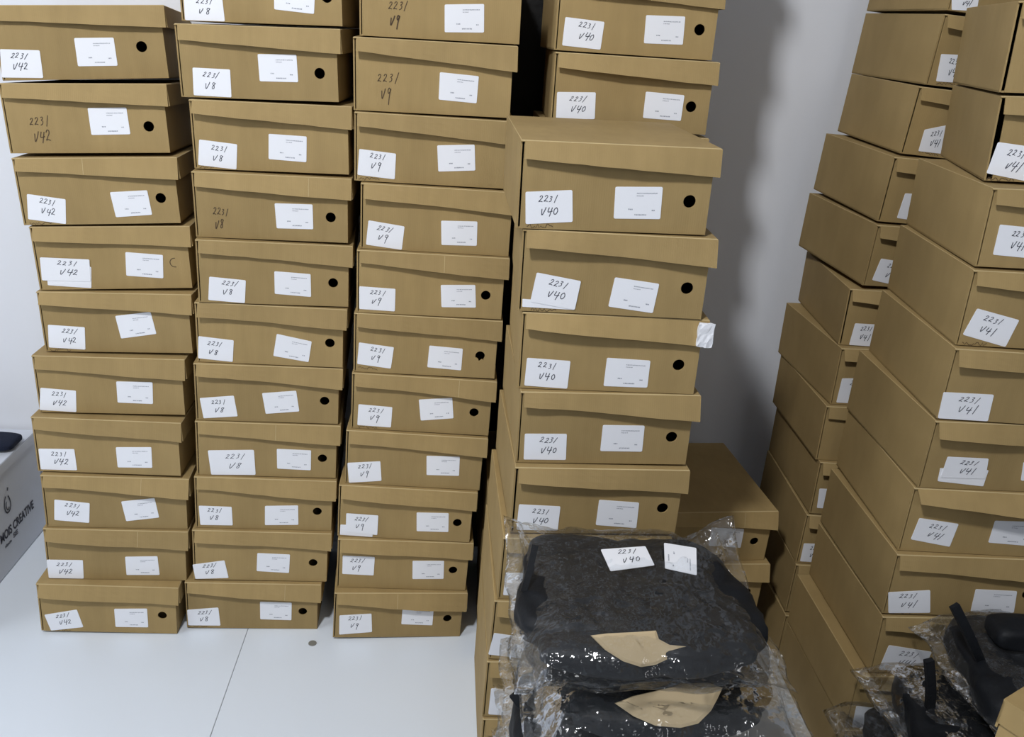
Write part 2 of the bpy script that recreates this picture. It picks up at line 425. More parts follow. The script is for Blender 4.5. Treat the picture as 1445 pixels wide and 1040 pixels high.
def make_box(key, rec):
    s, i = key[0], int(key[1:])
    rnd = random.Random(sum(ord(c) * 17 for c in key) + i * 31)
    H = HS[s]; lvl = NB[s] - 1 - i
    x, y, a, t, u = rec['p']; a, t, u = map(math.radians, (a, t, u))
    R = Matrix.Rotation(a, 3, 'Z') @ Matrix.Rotation(t, 3, 'Y') @ Matrix.Rotation(u, 3, 'X')
    z = H * lvl
    o = Vector((x, y, z)) + Vector((-math.sin(a), math.cos(a), 0)) * D / 2      # base centre
    if lvl == 0: o.z += (abs(math.sin(t)) * W / 2 + abs(math.sin(u)) * D / 2)
    SZ = SIZE[s].upper()
    lk = LOOK.get(key)
    pos = ORD[lvl] if s + str(i - 1) in DATA else 'topmost'
    lab = f'{SZ} shoe box, {lk}, {pos}, {WHERE[s]}' if lk else f'brown {SZ} shoe box, {pos} in the {WHERE[s]}'
    root = empty('shoe_box', o, lab, 'box', GROUP[s], R)
    inner = empty_off = None
    Hh = true_height(key, rec)
    F = Matrix.Translation((0, -D / 2, 0))
    # body : bottom, left wall to full height, right, back, front with hole
    bm = bmesh.new()
    yb = D - .002
    box(bm, -W / 2, W / 2 - .004, .001, yb, 0, TH)
    box(bm, -W / 2, -W / 2 + TH, 0, D, .0005, Hh - .0004)
    box(bm, W / 2 - .004 - TH, W / 2 - .004, .0005, yb, 0, Hh - TH - .001)
    box(bm, -W / 2 + TH, W / 2 - .004 - TH, yb - TH, yb, TH, Hh - TH - .001)
    xl, xr = -W / 2 + TH + {'H0': .0045, 'H1': .0085, 'E4': .003, 'G3': .003, 'G2': .003, 'E0': .0028, 'G5': .003}.get(key, .0020), W / 2 - .004
    if 'h' in rec or s in 'DEF' or (s in 'GH'):
        hx, hz = rec['h'][0] if 'h' in rec else (.106, .049)
        hole_panel(bm, xl, xr, .0003, Hh - TH - .001, 0, TH, hx, hz, .0092, rnd if key == 'C5' else None)
    else:
        box(bm, xl, xr, 0, TH, .0003, Hh - TH - .001)
    bmesh.ops.transform(bm, matrix=F, verts=bm.verts)
    body = obj('box_body', bm, M['card'], root)
    # a loose inner flap at the left edge of the front
    dl, dr = rnd.uniform(.021, .026), rnd.uniform(.037, .042)
    op = 0.0; bulge = rnd.uniform(.0065, .0115)
    if key == 'H6': dl, dr, op, bulge = .026, .05, math.radians(48), .002
    if key in ('A7', 'A9', 'C9', 'A6'): pass
    bm = bmesh.new()
    box(bm, -W / 2 + .0002, W / 2 + .004, -.003, D + .001, Hh - TH, Hh)
    ret = bmesh.ops.bevel(bm, geom=[e for e in bm.edges if all(v.co.z > Hh - .0001 for v in e.verts)], offset=.0013, segments=1, affect='EDGES')
    for f_ in ret['faces']: f_.material_index = 1
    flap_at = front_flap(bm, Hh - .0006, dl, dr, bulge, rnd, open_=op)
    # side flap along the right edge, slightly flared
    v = []
    for yy in (-.003, D):
        for k, (xx, zz) in enumerate(((W / 2 + .004 - TH, Hh - TH + .0002), (W / 2 + .004, Hh - TH + .0002), (W / 2 + .006, Hh - dr), (W / 2 + .006 - TH, Hh - dr))):
            v.append(bm.verts.new((xx, yy, zz)))
    for f in ((0, 1, 2, 3), (7, 6, 5, 4), (0, 4, 5, 1), (1, 5, 6, 2), (2, 6, 7, 3), (3, 7, 4, 0)):
        bm.faces.new([v[q] for q in f])
    box(bm, -W / 2 + .006, W / 2, D, D + TH * .4, Hh - .03, Hh - TH)
    # small random dents of the lid top
    bmesh.ops.transform(bm, matrix=F, verts=bm.verts)
    lid = obj('box_lid', bm, [M['card'], M['card_edge']], root)
    hold = root
    def shift(q): return q
    class P_: pass
    # everything on the front lives in a frame whose y=0 is the front plane
    def child(o_):
        o_.location = (0, -D / 2, 0); return o_
    if 'P' in rec:
        qs = [[(px, max(.0012, pz)) for px, pz in q_] for q_ in rec['P']]
        cut = None
        if key == 'G2':
            cut = lambda pts: [p for p in pts if not (p[0] < .3 and p[1] > .7)] [:3] + [(.33, 1.0), (.0, .62)] + [p for p in pts if not (p[0] < .3 and p[1] > .7)][4:]
        if key == 'H8':
            cut = None
        if len(qs) == 2:
            child(hand_sticker(qs[1], root, SIZE[s], rnd, 0.0, blank=True))
        child(hand_sticker(qs[0], root, SIZE[s], rnd, .0008 if len(qs) == 2 else 0.0))
        if key in ('A2', 'A4', 'B2', 'C2', 'C5', 'C6', 'E0', 'H3', 'G1', 'H1', 'G2', 'E1', 'A9', 'B10', 'H7'):
            q = qs[0]
            bm = bmesh.new()
            base = max(.003, min(q[2][1], q[3][1]) - .002)
            fn = lambda a_, b_: (a_, -.0004, b_)
            xx = min(q[3][0], q[2][0]); pts = []
            for k in range(18):
                pts.append((xx + .002 + k * .0022, base + rnd.uniform(-.0035, .0035)))
            pts = [(px, max(.001, pz)) for px, pz in pts]
            ribbon(bm, pts, .0009, fn)
            child(obj('marker_scribble', bm, M['ink_card'], root))
    if 'w' in rec:
        bm = bmesh.new()
        ff = bil(rec['w'], -.0004)
        write(bm, '2231', .0, .68, .25, .30, ff, .0013, rnd, .2)
        write(bm, SIZE[s], .12, .0, .27, .42, ff, .0015 if key != 'C0' else .0022, rnd, .2)
        child(obj('handwriting', bm, M['ink_card'], root))
    if 'Q' in rec:
        child(printed_sticker(rec['Q'], root, rnd))
    elif s in 'GHEF' and 'P' in rec or s in 'DEFGH' and not rec.get('P'):
        child(printed_sticker([(.012, .068), (.078, .070), (.077, .024), (.011, .022)], root, rnd))
        if 'P' not in rec and key not in ('G7', 'H0', 'F0', 'G11', 'H10'):
            child(hand_sticker([(-.13, .053), (-.063, .052), (-.064, .007), (-.131, .008)], root, SIZE[s], rnd))
    if 'm' in rec:                                   # hole only scored, never pushed out
        bm = bmesh.new()
        cx, cz = rec['m'][0]
        ribbon(bm, [(cx + .0085 * math.cos(math.radians(k)), cz + .0085 * math.sin(math.radians(k))) for k in range(80, 290, 12)], .0013, lambda a_, b_: (a_, -.0004, b_))
        child(obj('scored_hole', bm, M['ink_card'], root))
    if key == 'E2':                                   # white tape folded round the lid's right corner
        bm = bmesh.new()
        box(bm, .1255, .1495, -.014, -.0065, Hh - .040, Hh - .003)
        bmesh.ops.subdivide_edges(bm, edges=bm.edges, cuts=4, use_grid_fill=True)
        for v_ in bm.verts:
            nn = noise.noise_vector(v_.co * 130)
            v_.co += nn * .0022
        child(obj('white_tape', bm, M['sticker'], root))
    # pale crease of the corrugated sheet down some lid flaps
    if rnd.random() < .25 and op == 0:
        sx = rnd.uniform(-.03, .08)
        bm = bmesh.new()
        L_ = [(bm.verts.new(flap_at(sx - .0005, u_)), bm.verts.new(flap_at(sx + .0005, u_))) for u_ in (.03, .33, .66, .97)]
        for a_, b_ in zip(L_, L_[1:]): bm.faces.new((a_[0], a_[1], b_[1], b_[0]))
        child(obj('lid_crease', bm, M['card_edge'], root))
    return root

DATA = {
'A0':{'p': [-0.652, 1.6752, 8.31, -4.59, -3.41], 'P': [[(-0.1348, 0.0519), (-0.0716, 0.0493), (-0.0736, 0.0034), (-0.1404, 0.0053)]], 'Q': [(-0.0125, 0.0689), (0.0525, 0.0692), (0.0524, 0.0222), (-0.0136, 0.0222)], 'h': [(0.0969, 0.0538)]},
'A1':{'p': [-0.6505, 1.6565, 3.44, -3.72, -2.5], 'w': [(-0.0984, 0.0615), (-0.0641, 0.0636), (-0.0614, 0.0225), (-0.1, 0.0213)], 'Q': [(0.0034, 0.0783), (0.0697, 0.0793), (0.0708, 0.0329), (0.0034, 0.0318)], 'h': [(0.1041, 0.0466)]},
'A2':{'p': [-0.636, 1.6437, 4.23, -3.66, -1.48], 'P': [[(-0.1252, 0.0569), (-0.0604, 0.0465), (-0.0668, 0.0003), (-0.1309, 0.0112)]], 'Q': [(0.0181, 0.0585), (0.0838, 0.0614), (0.0871, 0.0163), (0.0224, 0.0126)], 'h': [(0.1058, 0.0468)]},
'A3':{'p': [-0.6228, 1.6467, 4.46, -3.03, -1.05], 'P': [[(-0.1302, 0.0632), (-0.0435, 0.0581), (-0.0473, 0.0155), (-0.1333, 0.019)], [(-0.1211, 0.0472), (-0.0424, 0.0439), (-0.0478, 0.0025), (-0.1248, 0.0094)]], 'Q': [(0.0222, 0.0715), (0.0891, 0.0652), (0.0848, 0.0199), (0.0182, 0.026)], 'm': [(0.1088, 0.0503)]},
'A4':{'p': [-0.624, 1.6343, 1.15, -1.93, -0.78], 'P': [[(-0.1283, 0.054), (-0.061, 0.0502), (-0.0653, 0.0047), (-0.1328, 0.0082)]], 'Q': [(-0.002, 0.0739), (0.0645, 0.0835), (0.0711, 0.039), (0.0039, 0.0284)]},
'A5':{'p': [-0.6415, 1.6184, 1.58, -0.93, -0.49], 'P': [[(-0.1324, 0.0517), (-0.0668, 0.0472), (-0.071, 0.0016), (-0.1397, 0.0048)]], 'Q': [(0.0107, 0.0688), (0.0791, 0.0691), (0.0762, 0.0225), (0.0092, 0.0241)]},
'A6':{'p': [-0.6517, 1.6002, 0.78, 0.07, -0.14], 'P': [[(-0.1337, 0.05), (-0.0657, 0.0518), (-0.0646, 0.0049), (-0.1342, 0.0042)]], 'Q': [(0.0142, 0.0596), (0.0827, 0.0626), (0.0815, 0.0165), (0.0143, 0.0148)]},
'A7':{'p': [-0.6461, 1.5974, 3.36, 0.9, 0.25], 'P': [[(-0.1186, 0.0639), (-0.0519, 0.0572), (-0.0564, 0.011), (-0.123, 0.0164)]], 'Q': [(0.009, 0.0628), (0.0743, 0.0726), (0.081, 0.0271), (0.0159, 0.0168)]},
'A8':{'p': [-0.6533, 1.5924, 2.98, 1.01, -0.11], 'P': [[(-0.1399, 0.0459), (-0.069, 0.0463), (-0.0706, -0.0001), (-0.1393, 0.0003)]], 'Q': [(0.015, 0.0566), (0.0796, 0.0593), (0.0818, 0.0133), (0.0152, 0.0119)]},
'A9':{'p': [-0.6735, 1.5719, 1.76, 1.12, -0.27], 'P': [[(-0.1306, 0.0409), (-0.0647, 0.056), (-0.0548, 0.012), (-0.1207, -0.0031)]], 'Q': [(0.0105, 0.0603), (0.0772, 0.063), (0.0773, 0.0153), (0.0106, 0.0146)], 'h': [(0.1074, 0.0465)]},
'B0':{'p': [-0.3375, 1.642, -3.43, -2.51, -0.84], 'P': [[(-0.1331, 0.0416), (-0.0676, 0.041), (-0.0659, 0.001), (-0.1342, -0.0)]], 'Q': [(0.0222, 0.0632), (0.0919, 0.0597), (0.0879, 0.0182), (0.0202, 0.0234)], 'h': [(0.1109, 0.0457)]},
'B1':{'p': [-0.3424, 1.6318, -3.06, -2.53, -0.18], 'P': [[(-0.1156, 0.0498), (-0.0506, 0.0487), (-0.0519, 0.002), (-0.118, 0.0036)]], 'Q': [(-0.001, 0.0756), (0.066, 0.0766), (0.0668, 0.0313), (-0.0004, 0.0308)], 'h': [(0.1048, 0.0472)]},
'B2':{'p': [-0.3243, 1.6312, -0.75, -1.7, 0.1], 'P': [[(-0.1277, 0.0517), (-0.0612, 0.0459), (-0.0655, 0.001), (-0.1331, 0.0066)]], 'Q': [(-0.0046, 0.0667), (0.0625, 0.0648), (0.0603, 0.0193), (-0.007, 0.0222)]},
'B3':{'p': [-0.3245, 1.6224, 1.06, -0.97, 0.37], 'w': [(-0.1062, 0.0561), (-0.077, 0.0551), (-0.0769, 0.0188), (-0.1078, 0.0175)], 'Q': [(0.0043, 0.0687), (0.0727, 0.0696), (0.0729, 0.0235), (0.0064, 0.0225)], 'h': [(0.1051, 0.047)]},
'B4':{'p': [-0.3226, 1.616, 4.21, -0.11, 0.31], 'P': [[(-0.1184, 0.0506), (-0.0528, 0.046), (-0.0562, 0.0007), (-0.1225, 0.0051)]], 'Q': [(-0.0006, 0.0657), (0.0659, 0.0626), (0.0664, 0.0177), (-0.0007, 0.0216)], 'h': [(0.1076, 0.0469)]},
'B5':{'p': [-0.3324, 1.6171, 2.2, 0.28, 0.44], 'P': [[(-0.136, 0.0531), (-0.0705, 0.0476), (-0.0739, 0.0029), (-0.1386, 0.0077)]], 'Q': [(0.0105, 0.0649), (0.0766, 0.0524), (0.0704, 0.0091), (0.0032, 0.019)], 'h': [(0.1112, 0.0507)]},
'B6':{'p': [-0.341, 1.6173, 3.61, 0.65, 0.47], 'P': [[(-0.1312, 0.0477), (-0.0663, 0.0554), (-0.06, 0.0108), (-0.1255, 0.0043)]], 'Q': [(-0.0123, 0.0627), (0.0535, 0.0705), (0.0596, 0.0257), (-0.0058, 0.0181)], 'h': [(0.109, 0.0502)]},
'B7':{'p': [-0.3454, 1.6175, 3.83, 1.06, 0.53], 'P': [[(-0.1175, 0.0565), (-0.0275, 0.0606), (-0.0248, 0.0032), (-0.1124, 0.0006)]], 'Q': [(0.0174, 0.0644), (0.0856, 0.0633), (0.0856, 0.0173), (0.0182, 0.0193)], 'h': [(0.1085, 0.0454)]},
'B8':{'p': [-0.3535, 1.6127, 3.58, 1.48, 0.29], 'P': [[(-0.1326, 0.0526), (-0.0673, 0.0519), (-0.0654, 0.0078), (-0.1304, 0.007)]], 'Q': [(-0.0004, 0.0565), (0.0667, 0.0599), (0.0679, 0.0131), (-0.0004, 0.0104)], 'h': [(0.1061, 0.0465)]},
'B9':{'p': [-0.3624, 1.6059, 3.4, 1.51, 0.14], 'P': [[(-0.1413, 0.0366), (-0.0763, 0.0486), (-0.0684, 0.0051), (-0.1364, -0.0039)]], 'Q': [(-0.009, 0.0687), (0.0583, 0.067), (0.0568, 0.0206), (-0.0106, 0.0239)], 'h': [(0.1067, 0.0473)]},
'B10':{'p': [-0.3818, 1.6004, 2.41, 0.78, 0.2], 'P': [[(-0.1381, 0.0468), (-0.0731, 0.0537), (-0.0699, 0.0067), (-0.1373, 0.0064)]], 'Q': [(0.0145, 0.0706), (0.0813, 0.0693), (0.0807, 0.0234), (0.0144, 0.0249)], 'h': [(0.1048, 0.0465)]},
'C0':{'p': [-0.0321, 1.6293, 0.02, -1.29, 0.38], 'w': [(-0.0902, 0.0564), (-0.0556, 0.0589), (-0.0583, 0.0216), (-0.0916, 0.0198)], 'Q': [(0.0047, 0.0575), (0.0722, 0.062), (0.0739, 0.0161), (0.0059, 0.013)]},
'C1':{'p': [-0.0398, 1.6202, 0.21, -1.19, 0.61], 'w': [(-0.0992, 0.0635), (-0.0582, 0.0671), (-0.0615, 0.0224), (-0.0956, 0.0221)], 'Q': [(0.0098, 0.0716), (0.078, 0.0684), (0.0759, 0.0225), (0.0087, 0.0254)]},
'C2':{'p': [-0.0368, 1.6155, 0.19, -0.59, 0.79], 'P': [[(-0.1313, 0.0568), (-0.0658, 0.0522), (-0.0675, 0.0062), (-0.1344, 0.0107)]], 'Q': [(0.0071, 0.0712), (0.074, 0.0764), (0.0776, 0.0305), (0.0107, 0.0248)]},
'C3':{'p': [-0.0239, 1.61, 0.23, -0.23, 0.96], 'P': [[(-0.1255, 0.0535), (-0.0594, 0.0459), (-0.0634, 0.0014), (-0.1296, 0.0076)]], 'Q': [(0.0072, 0.0608), (0.0741, 0.0632), (0.0755, 0.0173), (0.0098, 0.0151)]},
'C4':{'p': [-0.0289, 1.6041, 0.4, -0.23, 0.86], 'P': [[(-0.135, 0.052), (-0.0672, 0.0505), (-0.0675, 0.0058), (-0.1346, 0.0072)]], 'Q': [(0.0173, 0.0629), (0.0825, 0.0665), (0.0861, 0.0215), (0.0206, 0.019)], 'h': [(0.1035, 0.0469)]},
'C5':{'p': [-0.0334, 1.6055, 0.02, 0.08, 0.79], 'P': [[(-0.1299, 0.0616), (-0.0628, 0.0553), (-0.0677, 0.0104), (-0.133, 0.0168)]], 'Q': [(0.0053, 0.0629), (0.0704, 0.0601), (0.0696, 0.0145), (0.0031, 0.0175)], 'h': [(0.1048, 0.0472)]},
'C6':{'p': [-0.0372, 1.6043, -0.08, 0.71, 0.67], 'P': [[(-0.1259, 0.0534), (-0.0591, 0.0512), (-0.0603, 0.0065), (-0.1272, 0.0077)]], 'Q': [(-0.0078, 0.0713), (0.0581, 0.0795), (0.0634, 0.035), (-0.0017, 0.0257)], 'h': [(0.1036, 0.0502)]},
'C7':{'p': [-0.0475, 1.5993, 0.18, 1.12, 0.49], 'P': [[(-0.136, 0.0467), (-0.07, 0.0547), (-0.0657, 0.0099), (-0.1316, 0.0011)]], 'Q': [(0.0225, 0.0734), (0.09, 0.0759), (0.0915, 0.0317), (0.0251, 0.0294)]},
'C8':{'p': [-0.0612, 1.595, 0.32, 1.26, 0.51], 'P': [[(-0.1233, 0.0561), (-0.0574, 0.0547), (-0.0576, 0.0073), (-0.1231, 0.0111)], [(-0.1345, 0.0276), (-0.0676, 0.0275), (-0.0673, 0.0015), (-0.135, 0.003)]], 'Q': [(0.0211, 0.0664), (0.0876, 0.0689), (0.0902, 0.0233), (0.0237, 0.0214)], 'h': [(0.1074, 0.0465)]},
'C9':{'p': [-0.0624, 1.5933, 2.44, 1.41, 0.6], 'P': [[(-0.1288, 0.0803), (-0.062, 0.0792), (-0.0626, 0.0327), (-0.1285, 0.0345)]], 'Q': [(0.0178, 0.0723), (0.0846, 0.0748), (0.0868, 0.0291), (0.0201, 0.0264)], 'h': [(0.1054, 0.0516)]},
'C10':{'p': [-0.0677, 1.5825, 5.0, 1.52, 0.18], 'P': [[(-0.1277, 0.0579), (-0.0599, 0.0622), (-0.0566, 0.0141), (-0.1268, 0.0077)]], 'Q': [(0.0058, 0.0754), (0.0732, 0.0765), (0.0733, 0.031), (0.0055, 0.0343)], 'h': [(0.1051, 0.0487)]},
'D-2':{'p': [0.304, 1.59, 1.0, 0.0, 0.0]},
'D-1':{'p': [0.301, 1.592, -1.2, -0.3, 0.0]},
'D0':{'p': [0.3026, 1.5964, -0.39, -0.71, -0.3], 'P': [[(-0.1251, 0.0538), (-0.0576, 0.0503), (-0.0601, 0.0054), (-0.1269, 0.0082)]], 'Q': [(0.0125, 0.0656), (0.0801, 0.0677), (0.0819, 0.0224), (0.014, 0.0205)], 'h': [(0.1079, 0.0484)]},
'D1':{'p': [0.3055, 1.5792, -2.24, -0.89, -0.09], 'P': [[(-0.1317, 0.0568), (-0.0645, 0.0601), (-0.0623, 0.0153), (-0.1303, 0.0123)]], 'Q': [(0.0223, 0.0667), (0.0902, 0.0646), (0.0894, 0.0212), (0.0221, 0.0224)], 'h': [(0.1043, 0.0461)]},
'D2':{'p': [0.3055, 1.575, 1.15, 0.0, 0.0]},
'D3':{'p': [0.2760, 1.575, -0.57, 0.0, 0.0]},
'D4':{'p': [0.2790, 1.575, 0.57, 0.0, 0.0]},
'D5':{'p': [0.2820, 1.575, -1.15, 0.0, 0.0]},
'D6':{'p': [0.2760, 1.575, 0.0, 0.0, 0.0]},
'D7':{'p': [0.2790, 1.575, 1.15, 0.0, 0.0]},
'D8':{'p': [0.2450, 1.575, -0.57, 0.0, 0.0]},
'D9':{'p': [0.2450, 1.575, 0.57, 0.0, 0.0]},
'D10':{'p': [0.2450, 1.575, -1.15, 0.0, 0.0]},
'E0':{'p': [0.2339, 1.2386, 0.89, -1.4, 0.5], 'P': [[(-0.1295, 0.0525), (-0.0633, 0.0577), (-0.0594, 0.0123), (-0.1267, 0.0067)]], 'Q': [(-0.0023, 0.0648), (0.0656, 0.0672), (0.0672, 0.0211), (-0.0006, 0.0194)], 'h': [(0.107, 0.048)]},
'E1':{'p': [0.2463, 1.2386, -1.69, -1.09, 0.64], 'P': [[(-0.1155, 0.0606), (-0.0495, 0.0508), (-0.0551, 0.0059), (-0.1222, 0.0154)], [(-0.1338, 0.019), (-0.057, 0.0171), (-0.0566, 0.0058), (-0.1336, 0.0068)]], 'Q': [(0.0, 0.0589), (0.0666, 0.0522), (0.0622, 0.0065), (-0.0055, 0.0135)], 'h': [(0.1087, 0.0474)]},
'E2':{'p': [0.2562, 1.2446, -0.77, -1.12, 0.77], 'P': [[(-0.1282, 0.0508), (-0.0613, 0.0482), (-0.0626, 0.002), (-0.1297, 0.0049)]], 'Q': [(-0.0058, 0.0559), (0.0617, 0.054), (0.0619, 0.0088), (-0.0066, 0.0088)], 'h': [(0.1064, 0.0483)]},
'E3':{'p': [0.2631, 1.2429, 1.31, -1.26, 0.69], 'P': [[(-0.1286, 0.0514), (-0.0621, 0.0522), (-0.06, 0.0061), (-0.1278, 0.0059)]], 'Q': [(-0.006, 0.0687), (0.061, 0.0689), (0.0619, 0.0227), (-0.006, 0.0228)], 'h': [(0.1071, 0.0493)]},
'E4':{'p': [0.2623, 1.2341, 2.14, -0.51, 0.48], 'P': [[(-0.1286, 0.0536), (-0.0609, 0.0507), (-0.0616, 0.0053), (-0.1296, 0.0061)]], 'Q': [(0.0014, 0.0639), (0.0682, 0.0595), (0.0694, 0.0114), (0.0007, 0.0166)], 'h': [(0.1088, 0.0496)]},
'E5':{'p': [0.2506, 1.2258, 1.6, 0.31, 0.86]},
'E6':{'p': [0.2435, 1.2236, 1.03, 0.87, 0.66], 'P': [[(-0.1346, 0.0551), (-0.0641, 0.0454), (-0.0651, -0.0029), (-0.1407, 0.0096)]]},
'E7':{'p': [0.2407, 1.2224, 0.65, 0.45, 0.44], 'P': [[(-0.1284, 0.0631), (-0.0534, 0.0582), (-0.0501, 0.0008), (-0.1291, 0.005)]]},
'E8':{'p': [0.2422, 1.2208, 0.58, 0.14, 0.15]},
'F0':{'p': [0.5701, 1.5513, 5.71, -0.06, 0.93], 'Q': [(0.0038, 0.0835), (0.0766, 0.0785), (0.0772, 0.0321), (0.0042, 0.0394)], 'h': [(0.1053, 0.0473)]},
'F1':{'p': [0.5719, 1.5467, 3.75, -0.01, 0.82]},
'F2':{'p': [0.5719, 1.5467, 1.15, 0.0, 0.0]},
'G0':{'p': [0.9818, 1.6102, 1.68, 2.46, 0.22], 'P': [[(-0.1396, 0.0287), (-0.0893, 0.0349), (-0.0854, 0.0049), (-0.1312, 0.0014)]]},
'G1':{'p': [0.9798, 1.6185, 1.46, 1.85, 0.66], 'P': [[(-0.1261, 0.0538), (-0.0769, 0.0569), (-0.068, 0.0099), (-0.1218, 0.0077)]]},
'G2':{'p': [0.9627, 1.6129, -0.85, 2.14, 1.21], 'P': [[(-0.1067, 0.0467), (-0.0613, 0.0611), (-0.0519, 0.0079), (-0.1069, 0.0078)]]},
'G3':{'p': [0.9392, 1.599, 1.37, 1.28, 1.24], 'P': [[(-0.1003, 0.0562), (-0.0494, 0.0581), (-0.047, 0.0065), (-0.1034, 0.0093)]]},
'G4':{'p': [0.9351, 1.5944, 2.82, 0.4, 0.78], 'P': [[(-0.116, 0.0546), (-0.0631, 0.0499), (-0.0609, 0.0021), (-0.1235, 0.0117)]]},
'G5':{'p': [0.9159, 1.5795, -5.68, -1.26, 0.13], 'P': [[(-0.1159, 0.0463), (-0.0642, 0.0467), (-0.0618, -0.0019), (-0.119, 0.0009)]]},
'G6':{'p': [0.9178, 1.5759, 0.15, -1.08, -0.29], 'P': [[(-0.1254, 0.0563), (-0.071, 0.0582), (-0.0676, 0.0032), (-0.1272, 0.0041)]]},
'G7':{'p': [0.9095, 1.5599, -2.69, -0.88, -0.7]},
'G8':{'p': [0.9171, 1.5489, -3.2, -0.48, -1.0], 'P': [[(-0.1291, 0.0588), (-0.0737, 0.0602), (-0.07, 0.0147), (-0.126, 0.0139)]]},
'G9':{'p': [0.9116, 1.5473, -3.62, 0.35, -0.62], 'P': [[(-0.1313, 0.0485), (-0.0775, 0.0509), (-0.0734, 0.0052), (-0.1308, 0.0044)]]},
'G10':{'p': [0.9113, 1.5463, -2.52, 0.27, -0.52], 'P': [[(-0.1255, 0.0524), (-0.0711, 0.052), (-0.0683, 0.0042), (-0.1272, 0.0101)]]},
'G11':{'p': [0.9113, 1.5463, 0.0, 0.0, 0.0]},
'H0':{'p': [0.9168, 1.2495, -16.86, -3.1, 0.39]},
'H1':{'p': [0.9272, 1.2459, -16.48, -3.75, 0.47], 'P': [[(-0.1315, 0.0568), (-0.0753, 0.0505), (-0.0791, 0.0005), (-0.1388, 0.0112)]]},
'H2':{'p': [0.9257, 1.2221, -7.71, -2.63, 0.4], 'P': [[(-0.1179, 0.0647), (-0.0616, 0.0616), (-0.06, 0.0163), (-0.1179, 0.0193)]]},
'H3':{'p': [0.926, 1.2209, -6.23, -2.07, 0.85], 'P': [[(-0.1201, 0.0606), (-0.0537, 0.0457), (-0.0635, 0.0002), (-0.1321, 0.0175)]]},
'H4':{'p': [0.9238, 1.2158, -4.54, -1.09, 0.87], 'P': [[(-0.1399, 0.0463), (-0.0611, 0.0472), (-0.0588, 0.0011), (-0.1382, 0.0009)]]},
'H5':{'p': [0.9244, 1.2236, -1.51, -1.06, 1.14], 'P': [[(-0.1045, 0.0595), (-0.0363, 0.0589), (-0.0317, 0.0218), (-0.1067, 0.021)], [(-0.1109, 0.0377), (-0.0301, 0.0376), (-0.031, 0.0072), (-0.1092, 0.0136)]], 'Q': [(0.0236, 0.0544), (0.0849, 0.0535), (0.0912, 0.0186), (0.0289, 0.0208)]},
'H6':{'p': [0.9221, 1.2229, -3.32, -1.04, 0.74], 'P': [[(-0.1174, 0.0649), (-0.0495, 0.0576), (-0.0536, 0.0124), (-0.1225, 0.0231)]], 'Q': [(0.0094, 0.0675), (0.0766, 0.0691), (0.0811, 0.0221), (0.0093, 0.0247)]},
'H7':{'p': [0.9196, 1.2172, -1.88, -1.15, -0.09], 'P': [[(-0.1379, 0.0436), (-0.066, 0.0508), (-0.0554, 0.0047), (-0.1285, -0.0023)]], 'Q': [(0.0127, 0.0559), (0.0859, 0.0549), (0.0919, 0.0106), (0.015, 0.0103)]},
'H8':{'p': [0.9244, 1.2163, -1.21, -1.86, -0.16], 'P': [[(-0.1157, 0.0601), (-0.0354, 0.0468), (-0.0429, -0.0105), (-0.1238, 0.007)]]},
'H9':{'p': [0.9043, 1.2144, -0.47, -1.18, 0.15], 'P': [[(-0.1273, 0.0509), (-0.0549, 0.0413), (-0.0495, -0.0103), (-0.1256, 0.0011)]]},
'H10':{'p': [0.9061, 1.2123, -0.18, -0.37, 0.05]},

}
for key, rec in DATA.items():
    make_box(key, rec)

# ---------------------------------------------------------------- bagged boots
def rid(v): return 1 - abs(noise.noise(v)) * 2
def lump(bm, cx, cy, cz, sx, sy, sz, seed, amp=.006, e=.35, n=14, taper=0.0, rot=0.0, fr=14, back=0.0):
    """rounded slab with soft creases: a cube sphere mapped to a superellipsoid"""
    b2 = bmesh.new(); bmesh.ops.create_cube(b2, size=2)
    bmesh.ops.subdivide_edges(b2, edges=b2.edges, cuts=n, use_grid_fill=True)
    ro = Matrix.Rotation(rot, 3, 'Z'); so = Vector((seed * 3.1, seed * 1.7, seed))
    for v in b2.verts:
        d = v.co.normalized()
        p = 2 / e
        k = (abs(d.x) ** p + abs(d.y) ** p + abs(d.z) ** 3.0) ** (-1 / p) if False else (abs(d.x) ** 6 + abs(d.y) ** 6 + abs(d.z) ** 3.2) ** (-.19)
        q = Vector((d.x * k * sx, d.y * k * sy, d.z * k * sz))
        if taper: q.y *= 1 - taper * abs(q.x / sx) ** 1.6; q.z *= 1 - taper * .6 * abs(q.x / sx) ** 1.6
        if back: q.x *= 1 - back * max(0, q.y / sy + .3)
        w = Vector(q) + so
        q += d * (amp * (noise.noise(w * fr) + .6 * rid(w * fr * 2.2) - .4))
        q = ro @ q
        v.co = q + Vector((cx, cy, cz))
    me = bpy.data.meshes.new('t'); b2.to_mesh(me); b2.free(); bm.from_mesh(me); bpy.data.meshes.remove(me)

